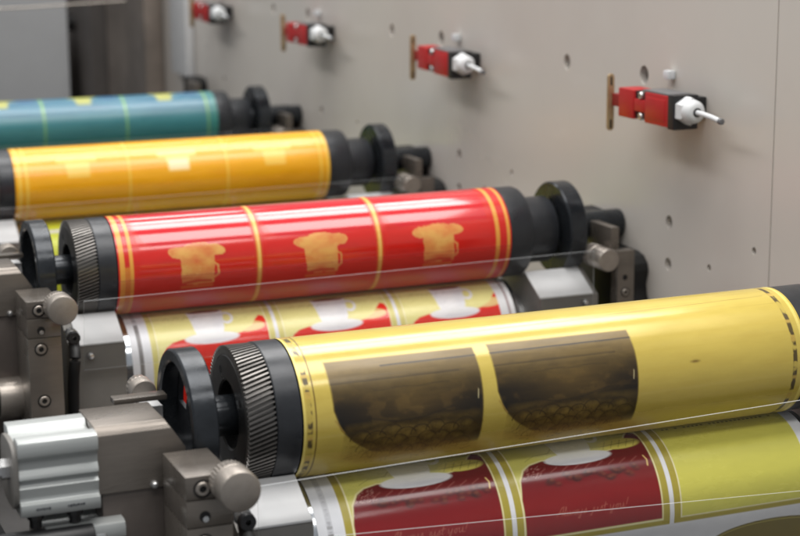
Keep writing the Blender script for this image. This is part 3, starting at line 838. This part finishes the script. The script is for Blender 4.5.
# bearing housings left and right of the paper rollers
def housing(x0, x1, yi, left, key):
    t = thing('bearing_housing', 'light topped grey housing at the %s end of the paper roller under the %s cylinder' % ('left' if left else 'right', key),
              'housing', (0, yi, 0), 'web roller bearing housings')
    # body below the sloping lid
    obj('body', prism_me('body', [(-0.0630, -0.0575), (-0.0300, -0.0380), (0.030, -0.0500), (0.030, -0.170), (-0.0630, -0.170)], 'X', x0-0.008 if left else x0+0.002, x1+0.0012 if left else x1+0.006, 0.0008), M_coverd, t)
    lid = obj('cover', prism_me('cover', [(-0.0640, -0.0570), (-0.0640, -0.0555), (-0.0300, -0.0358), (-0.0294, -0.0374)], 'X', x0, x1, 0.0003), M_cover, t)  # pale lid tone also holds the light on its upward slope
    sx = (x0-0.0005) if left else x1-0.006
    return t
def screw(parent, c, axis='Y', r=0.0042, socket=True, name='screw', mt=None):
    """cap screw in a counterbore: ring, head, hexagon socket"""
    x, y, z = c
    a = obj(name, lathe_me(name, [(y+0.001, r*1.30), (y-0.0003, r*1.30), (y-0.0004, r*1.12), (y+0.001, r*1.10)], 28, 'Y', (x, 0, z)), M_hole, parent)
    obj('screw_head', lathe_me('screw_head', [(y+0.002, r), (y-0.0005, r), (y-0.0011, r*0.86), (y-0.0011, r*0.52), (y+0.0006, r*0.50)], 24, 'Y', (x, 0, z)), mt or M_knob, a)
    obj('hex_socket', lathe_me('hex_socket', [(y-0.0002, r*0.56), (y-0.0002, 0)], 6, 'Y', (x, 0, z)), M_hole, a)
    return a

for i, s in enumerate(ST):
    yi = i*PITCH
    t = housing(-0.0475, -0.0060, yi, True, s['key'])
    obj('screw', lathe_me('screw', [(-0.0690, 0), (-0.0686, 0.0022), (-0.0672, 0.0034), (-0.0655, 0.0036), (-0.0620, 0.0036)], 20, 'Y', (-0.0370, 0, -0.0660)), M_steel, t)
    t = housing(0.4070, 0.4660, yi, False, s['key'])
    obj('screw', lathe_me('screw', [(-0.0690, 0), (-0.0686, 0.0020), (-0.0672, 0.0030), (-0.0655, 0.0032), (-0.0620, 0.0032)], 20, 'Y', (0.4560, 0, -0.0640)), M_steel, t)

# clear guards in front of each nip
def guard(yi, tl, tr, bl, br, label, dy=0.0):
    """corners (x, z) of an acrylic sheet standing 66 mm in front of the cylinder axis"""
    bm = bmesh.new(); th = 0.0015; y0 = -0.0665+dy
    c = [bl, br, tr, tl]
    A = [bm.verts.new((x, y0-th, z)) for x, z in c]; B = [bm.verts.new((x, y0, z)) for x, z in c]
    f1 = bm.faces.new(A); f2 = bm.faces.new(B[::-1])
    for k in range(4):
        f = bm.faces.new((A[k], B[k], B[(k+1) % 4], A[(k+1) % 4])); f.material_index = 1
    bmesh.ops.recalc_face_normals(bm, faces=bm.faces[:])
    me = bpy.data.meshes.new('acrylic_guard'); bm.to_mesh(me); bm.free()
    o = obj('acrylic_guard', me, [M_acr, M_acre], None, (0, yi, 0))
    return tag(o, label, 'guard', 'clear guards in front of the cylinders')
guard(0.0, (-0.0430, -0.0275), (0.4600, -0.0165), (-0.0430, -0.1250), (0.4600, -0.1250), 'clear acrylic guard across the gold cylinder')
guard(0.0, (-0.0300, -0.0640), (0.4600, -0.0900), (-0.0300, -0.1300), (0.4600, -0.1300), 'lower clear guard strip, its edge crossing the dark red labels', -0.004)
for i in (1, 2, 3):
    guard(i*PITCH, (-0.0415, -0.0155), (0.4640, -0.0125), (-0.0440, -0.0780), (0.4640, -0.0790),
          'clear acrylic guard across the %s cylinder' % ST[i]['key'])

# ------------------------------------------------------------------ operator-side brackets
def knurled(name, y0, y1, r, c, n=64, dep=0.0005):
    """knob with axis along Y, knurled near its back, turned face in front"""
    bm = bmesh.new(); rings = []
    L = y1-y0
    prof = [(y1, r*0.90, 0), (y1-0.001, r*0.97, 1), (y0+L*0.62, r, 1), (y0+L*0.60, r*0.94, 0), (y0+L*0.56, r*0.94, 0), (y0+L*0.54, r*0.99, 0), (y0+0.0016, r*0.99, 0), (y0+0.0004, r*0.95, 0), (y0, r*0.88, 0)]
    for y, rr, kn in prof:
        ring = []
        for k in range(n):
            q = rr-(dep if (kn and k % 2) else 0)
            a = 2*math.pi*k/n; ring.append(bm.verts.new((c[0]+math.sin(a)*q, y, c[1]+math.cos(a)*q)))
        rings.append(ring)
    for A, B in zip(rings[:-1], rings[1:]):
        for k in range(n): bm.faces.new((A[k], A[(k+1) % n], B[(k+1) % n], B[k]))
    bm.faces.new(rings[-1]); bm.faces.new(rings[0][::-1])
    return finish(bm, name, 25)

def left_bracket(yi, key, detail=True):
    t = thing('adjusting_bracket', 'brown adjusting bracket with knurled knob at the left end of the %s cylinder' % key, 'bracket', (0, yi, 0), 'adjusting brackets on the operator side')
    # head block with a cut right end and broken top edge
    bm = bmesh.new()
    prism(bm, [(-0.1372, 0.0135), (-0.0925, 0.0135), (-0.0805, -0.0050), (-0.0805, -0.0290), (-0.1372, -0.0290)], 'Y', -0.0400, 0.0062)
    bm.edges.ensure_lookup_table()
    bmesh.ops.recalc_face_normals(bm, faces=bm.faces[:])
    es = [e for e in bm.edges if all(abs(v.co.y+0.04) < 1e-5 and v.co.z > 0.013 for v in e.verts)]
    bmesh.ops.bevel(bm, geom=es, offset=0.0052, segments=1, affect='EDGES')
    es = [e for e in bm.edges if e.calc_face_angle(0) > 0.3]
    bmesh.ops.bevel(bm, geom=es, offset=0.0004, segments=1, affect='EDGES')
    obj('head_block', finish(bm, 'head_block', 25), M_brown, t)
    obj('column', box_me('column', -0.1340, -0.0780, -0.038, 0.02, -0.150, -0.0292, 0.0006), M_brown2, t)
    # clamp plate in three stacked pieces
    for z1, z0 in ((-0.0044, -0.0192), (-0.0196, -0.0366), (-0.0370, -0.150)):
        pl = obj('clamp_piece', box_me('clamp_piece', -0.0977, -0.0690, -0.1000, -0.0480, z0, z1, 0.0007), M_brown, t)
    screw(t, (-0.0872, -0.1002, -0.0125), r=0.0044)
    screw(t, (-0.0868, -0.1002, -0.0465), r=0.0044)
    screw(t, (-0.0862, -0.1002, -0.0925), r=0.0044)
    h = obj('threaded_hole', lathe_me('threaded_hole', [(-0.1003, 0.0034), (-0.1003, 0.0)], 20, 'Y', (-0.0862, 0, -0.0300)), M_hole, t)
    obj('grub_screw', lathe_me('grub_screw', [(-0.1006, 0.0019), (-0.1006, 0)], 12, 'Y', (-0.0858, 0, -0.0316)), M_steel, h)
    obj('adjusting_knob', knurled('adjusting_knob', -0.1270, -0.1005, 0.0128, (-0.0716, -0.0085)), M_knob, t)
    obj('spring_plunger', lathe_me('spring_plunger', [(-0.0440, 0), (-0.0438, 0.0014), (-0.0428, 0.0022), (-0.0412, 0.0026), (-0.0398, 0.0026)], 16, 'Y', (-0.1016, 0, -0.0265)), M_steel, t)
    obj('latch_bar', box_me('latch_bar', -0.1130, -0.0780, 0.0120, 0.0230, 0.0118, 0.0152, 0.0004), M_brown, t)
    obj('light_spacer', box_me('light_spacer', -0.0905, -0.0780, 0.0240, 0.0420, -0.030, 0.0045, 0.0006), M_cover, t)
    obj('rear_knob', knurled('rear_knob', 0.0440, 0.0620, 0.0088, (-0.0852, 0.0085), 36), M_knob, t)
    return t

def alu_profile():
    y0, zt, zb = -0.0500, 0.0135, -0.0345
    return [(-0.0020, zt), (-0.0130, zt), (-0.0150, zt-0.0012), (-0.0175, zt-0.0042), (-0.0330, zt-0.0042), (-0.0355, zt-0.0012), (-0.0372, zt),
            (y0+0.0045, zt), (y0+0.0012, zt-0.0012), (y0, zt-0.0042), (y0+0.0004, zt-0.0100), (y0+0.0036, zt-0.0128), (y0+0.0042, zt-0.0185), (y0+0.0018, zt-0.0216),
            (y0+0.0012, zt-0.0240), (y0+0.0040, zt-0.0258), (y0+0.0044, zt-0.0282), (y0+0.0022, zt-0.0300), (y0+0.0036, zt-0.0365), (y0+0.0030, zt-0.0385), (y0-0.0004, zt-0.0395), (y0-0.0008, zb+0.0045), (y0+0.0002, zb+0.0010), (y0+0.003, zb),
            (-0.0060, zb), (-0.0020, zb+0.004)]

def pneumatic(yi, dz, dx, key, low):
    lab = ('lower' if low else 'upper') + ' ribbed aluminium pneumatic cylinder left of the %s cylinder bracket' % key
    t = thing('pneumatic_cylinder', lab.replace('  ', ' '), 'pneumatic cylinder', (dx, yi, dz), 'pneumatic cylinders on the operator side')
    obj('ribbed_body', prism_me('ribbed_body', alu_profile(), 'X', -0.1860, -0.1376, 0.0004), M_alu, t)
    pts = [(-0.026+0.0222*(abs(math.cos(a))**0.55)*math.copysign(1, math.cos(a)), -0.0105+0.0212*(abs(math.sin(a))**0.55)*math.copysign(1, math.sin(a))) for a in np.linspace(0, 2*math.pi, 40, endpoint=False)]
    obj('end_cap', prism_me('end_cap', pts, 'X', -0.1892, -0.1858, 0.0010), M_coverd, t)
    obj('air_fitting', lathe_me('air_fitting', [(-0.1990, 0), (-0.1990, 0.0050), (-0.1940, 0.0052), (-0.1940, 0.0068), (-0.1890, 0.0068)], 6, 'X', (0, -0.030, -0.008)), M_steel, t)
    for q in (-0.176, -0.152):
        obj('bottom_fitting', lathe_me('bottom_fitting', [(-0.0440, 0), (-0.0440, 0.0036), (-0.0380, 0.0040), (-0.0380, 0.0052), (-0.0342, 0.0052)], 10, 'Z', (q, -0.040, 0)), M_gearface, t)
    for q, (xa, xb) in enumerate(((-0.1770, -0.1690), (-0.1580, -0.1480))):
        bm = bmesh.new(); x = xa
        while x < xb:
            w = 0.0004+random.random()*0.0010
            box(bm, x, x+w, -0.0512, -0.0507, -0.0300+random.random()*0.0006, -0.0282-random.random()*0.0006); x += w+0.0004
        obj('printed_marking', finish(bm, 'printed_marking'), M_mark, t)
    return t

for i in range(4):
    key = ST[i]['key']; yi = i*PITCH
    t = left_bracket(yi, key)
    pneumatic(yi, 0.0, 0.0, key, False)
    pneumatic(yi, -0.0575, 0.0150, key, True)
    # brown spindle under the bracket head and the dark parts behind it
    sp = thing('adjusting_spindle', 'short brown round spindle below the bracket of the %s cylinder' % key, 'spindle', (0, yi, 0), 'spindles under the brackets')
    obj('sleeve', lathe_me('sleeve', solid(-0.1180, -0.0880, 0.0180, 0.001), 40, 'X', (0, -0.050, -0.1000)), M_knob, sp)
    obj('core', lathe_me('core', solid(-0.2050, -0.1182, 0.0165, 0.001), 40, 'X', (0, -0.050, -0.1000)), M_blackp, sp)
    bo = thing('clamp_bolt', 'dark clamp bolt with bright tip beside the %s cylinder bracket' % key, 'bolt', (0, yi, 0), 'clamp bolts behind the brackets')
    obj('bolt_shank', lathe_me('bolt_shank', solid(-0.1420, -0.1345, 0.0056, 0.001), 20, 'X', (0, -0.045, -0.053)), M_steel, bo)
    obj('bolt_collar', lathe_me('bolt_collar', solid(-0.2000, -0.1420, 0.0090, 0.001), 24, 'X', (0, -0.045, -0.053)), M_blackp, bo)
    ho = tag(obj('air_hose', tube_me('air_hose', [(-0.0530, -0.072, -0.050), (-0.0560, -0.090, -0.060), (-0.0575, -0.085, -0.085), (-0.0560, -0.070, -0.14)], 0.0050), M_rubber, None, (0, yi, 0)),
             'black air hose dropping between bracket and housing by the %s cylinder' % key, 'hose', 'air hoses behind the knobs')
    fit = thing('hose_fitting', 'small bright hose fitting beside the knob of the %s cylinder' % key, 'fitting', (0, yi, 0), 'hose fittings')
    obj('fitting_body', lathe_me('fitting_body', [(-0.0790, 0), (-0.0790, 0.0040), (-0.0720, 0.0046), (-0.0720, 0.0060), (-0.0660, 0.0060), (-0.0660, 0)], 12, 'Y', (-0.0545, 0, -0.0440)), M_steel, fit)
    obj('fitting_ring', lathe_me('fitting_ring', [(-0.0840, 0.0018), (-0.0840, 0.0052), (-0.0790, 0.0056), (-0.0785, 0.0030)], 20, 'Y', (-0.0545, 0, -0.0440)), M_blackp, fit)

# dark valve housings on the far left
for i in (0, 1):
    hb = thing('valve_housing', 'dark valve housing at the left edge, level with the %s cylinder' % ST[i]['key'], 'housing', (0, i*PITCH, 0), 'valve housings')
    obj('case', box_me('case', -0.2600, -0.2020, -0.0600, 0.1000, -0.1300, -0.0280, 0.002), M_dark, hb)
    for q in (0, 1, 2):
        obj('hex_bolt', lathe_me('hex_bolt', [(-0.2010, 0), (-0.2010, 0.0045), (-0.2060, 0.0050), (-0.2070, 0.0070)], 6, 'X', (0, -0.050+0.006*q, -0.036-0.022*q)), M_steel, hb)

# ------------------------------------------------------------------ drive-side brackets and covers by the wall
for i in range(5):
    yi = i*PITCH
    key = ST[i]['key'] if i < 4 else None
    wh = 'right end of the %s cylinder' % key if key else 'wall beyond the teal cylinder'
    c = thing('wall_cover', 'black moulded cover on the %s' % wh if not key else 'black moulded wall cover at the ' + wh, 'cover', (0, yi, 0), 'black covers on the wall')
    out = [(0.058, 0.0085), (0.020, 0.0075), (0.0135, 0.006), (0.0065, -0.001), (0.0055, -0.0190), (0.000, -0.0215), (-0.040, -0.0225), (-0.052, -0.0250), (-0.0600, -0.0320), (-0.0620, -0.0390),
           (-0.0580, -0.0540), (-0.0600, -0.0640), (-0.0650, -0.0720), (-0.0650, -0.150), (0.058, -0.150)]
    obj('moulding', prism_me('moulding', out, 'X', 0.4990, 0.5296, 0.0012), M_rubber, c)
    b = thing('drive_bracket', 'brown bracket with knurled knob at the ' + wh, 'bracket', (0, yi, 0), 'brackets on the drive side')
    obj('head_block', box_me('head_block', 0.4890, 0.4985, -0.0560, 0.0040, -0.0215, 0.0066, 0.0010), M_brown, b)
    obj('clamp_plate', box_me('clamp_plate', 0.4900, 0.5090, -0.0690, -0.0560, -0.150, -0.0150, 0.0008), M_brown, b)
    obj('adjusting_knob', knurled('adjusting_knob', -0.0740, -0.0350, 0.0115, (0.4778, -0.0225)), M_knob, b)
    screw(b, (0.4990, -0.0692, -0.0570), r=0.0036)
    obj('threaded_hole', lathe_me('threaded_hole', [(-0.0693, 0.0028), (-0.0693, 0.0)], 16, 'Y', (0.4985, 0, -0.0420)), M_hole, b)

# ------------------------------------------------------------------ safety switches on the wall
def make_switch():
    t = thing('safety_switch', '', 'safety switch', (WX, 0, 0), 'red safety switches on the wall')
    # local origin: on the wall, long axis along Y (key end at +Y), face towards -X; y measured from the gland centre
    z0, z1 = -0.0178, 0.0112
    xa, xb = -0.0450, -0.0200
    body = obj('body', box_me('body', xa, xb, 0.0205, 0.0630, z0, z1, 0.0012), M_red, t)
    obj('lid', box_me('lid', xa+0.0012, xb-0.0006, 0.0210, 0.0700, z1-0.0002, z1+0.0018, 0.0006), M_greyp, t)
    obj('mounting_foot', box_me('mounting_foot', xb-0.0004, -0.0004, 0.0260, 0.0900, z0+0.006, z1-0.003, 0.0010), M_blackp, t)
    hd = obj('head', box_me('head', xa+0.0004, xb-0.0020, 0.0850, 0.1140, z0+0.0006, z1-0.0004, 0.0014), M_red, t)
    obj('neck', box_me('neck', xa+0.0030, xb-0.0030, 0.0625, 0.0855, z0+0.002, z1-0.0012, 0.0004), M_blackp, hd)
    obj('neck_tab', box_me('neck_tab', xa+0.0006, xa+0.0070, 0.0640, 0.0840, -0.0090, 0.0028, 0.0010), M_red, hd)
    for zz in (0.0066, -0.0132):
        o = obj('screw', lathe_me('screw', [(xa+0.0002, 0), (xa+0.0002, 0.0030), (xa+0.0012, 0.0036), (xa+0.0050, 0.0036)], 16, 'X', (0, 0.0730, zz)), M_steel, hd)
        obj('slot', box_me('slot', xa-0.0002, xa+0.0004, 0.0705, 0.0755, zz-0.0004, zz+0.0004, 0), M_hole, o)
    obj('ridge', box_me('ridge', xa-0.0006, xa+0.002, 0.0255, 0.0600, z0+0.0050, z1-0.0042, 0.0006), M_red, body)
    obj('end_cap', box_me('end_cap', xa-0.0006, xb+0.0006, 0.0095, 0.0203, z0-0.0012, z1+0.0016, 0.0012), M_blackp, t)
    gc = (-0.0330, 0, -0.0010)
    bm = bmesh.new()
    lathe(bm, [(0.0100, 0.0116), (0.0088, 0.0130), (0.0000, 0.0130), (-0.0014, 0.0118)], 6, 'Y', gc)
    lathe(bm, [(-0.0012, 0.0112), (-0.0060, 0.0106), (-0.0092, 0.0090), (-0.0108, 0.0066), (-0.0108, 0.0042), (-0.0070, 0.0040)], 28, 'Y', gc)
    g = obj('cable_gland', finish(bm, 'cable_gland', 40), M_white, t)
    obj('gland_seal', lathe_me('gland_seal', [(-0.0090, 0.0046), (-0.0112, 0.0042), (-0.0112, 0.0020)], 20, 'Y', gc), M_blackp, g)
    cb = obj('cable', tube_me('cable', [(-0.0330, 0.004, -0.001), (-0.0330, -0.014, -0.001), (-0.0325, -0.032, -0.0024), (-0.0315, -0.046, -0.0046)], 0.0025), M_white, t)
    obj('cable_end', lathe_me('cable_end', solid(-0.0500, -0.0455, 0.0029, 0.0006), 14, 'Y', (-0.0315, 0, -0.0048)), M_greyp, cb)
    obj('key_tongue', box_me('key_tongue', xa+0.0030, xa+0.0180, 0.1140, 0.1315, -0.0090, 0.0030, 0.0006), M_redd, t)
    bm = bmesh.new()
    pts = []
    for a in np.linspace(0, math.pi, 9): pts.append((xa+0.0036*math.cos(a)+0.002, 0.0185+0.0036*math.sin(a)))
    for a in np.linspace(math.pi, 2*math.pi, 9): pts.append((xa+0.0036*math.cos(a)+0.002, -0.0300+0.0036*math.sin(a)))
    prism(bm, pts, 'Y', 0.1310, 0.1336, 0.0003)
    key = obj('key_plate', finish(bm, 'key_plate'), M_brass, t)
    for zz in (0.0150, -0.0270):
        obj('key_hole', box_me('key_hole', xa+0.0009, xa+0.0031, 0.1305, 0.1340, zz-0.0045, zz+0.0045, 0.0008), M_hole, key)
    return t
SWY, SWZ = 0.3140, 0.1370
sw = make_switch()
SWL = ['red safety switch with white cable gland nearest the camera, by the wall seam', 'red safety switch on the wall, second from the wall seam',
       'blurred red safety switch on the wall, third from the wall seam', 'red safety switch farthest back on the wall, cut by the picture top']
sws = [sw] + [copy_tree(sw) for _ in range(3)]
for i, o in enumerate(sws):
    o.location = (WX, SWY+i*PITCH, SWZ); o['label'] = SWL[i]; o.rotation_euler.x = R_((0, 1.2, -0.8, 0.6)[i])
    c = tag(obj('cable_clip', box_me('cable_clip', -0.0090, -0.0005, -0.0050, 0.0050, -0.0040, 0.0045, 0.0014) if i == 0 else clip_me, M_white, None, (WX, 0.4010+i*PITCH, 0.1600)),
            ('small white clip on the wall above the nearest safety switch', 'small white clip above the second safety switch', 'small white clip above the third safety switch', 'small white clip above the farthest safety switch')[i], 'clip', 'white clips on the wall')
    if i == 0: clip_me = c.data

# ------------------------------------------------------------------ background beyond the press
tag(obj('far_cabinet', box_me('far_cabinet', -0.80, 0.3230, 2.20, 2.50, -0.5, 0.6, 0.01), M_far), 'plain light grey cabinet behind the teal cylinder at upper left', 'cabinet')
fm = thing('far_machine', 'dark blurred machine between the grey cabinet and the wall', 'machine', (0, 0, 0))
obj('back', box_me('back', 0.20, 1.10, 3.10, 3.20, -0.5, 1.2, 0), M_fard, fm)
obj('column', box_me('column', 0.46, 0.60, 2.64, 2.90, -0.5, 0.46, 0.004), M_fard, fm)
obj('side_box', box_me('side_box', 0.490, 0.5295, 2.30, 2.63, -0.5, 0.44, 0.010), M_farb, fm)
obj('frame_block', box_me('frame_block', 0.36, 0.43, 2.75, 2.95, -0.5, 0.020, 0.01), M_farb, fm)
obj('cross_bar', lathe_me('cross_bar', solid(0.25, 0.55, 0.018), 24, 'X', (0, 2.80, 0.060)), M_gearface, fm)
st_ = tag(obj('wall_strip', box_me('wall_strip', 0.5120, 0.5290, 2.082, 2.190, 0.0040, 0.43, 0.004), M_cover), 'pale vertical strip on the wall left of the farthest switch', 'strip')
tag(obj('far_rod', tube_me('far_rod', [(0.05, 1.90, 0.148), (0.20, 1.90, 0.151), (0.36, 1.90, 0.157)], 0.0014), M_knob), 'thin bright rod crossing the top left corner', 'rod')
tag(obj('far_roller', lathe_me('far_roller', solid(-0.30, 0.27, 0.030), 40, 'X', (0, 2.06, -0.055)), M_black), 'dark roller lying behind the teal cylinder', 'roller')
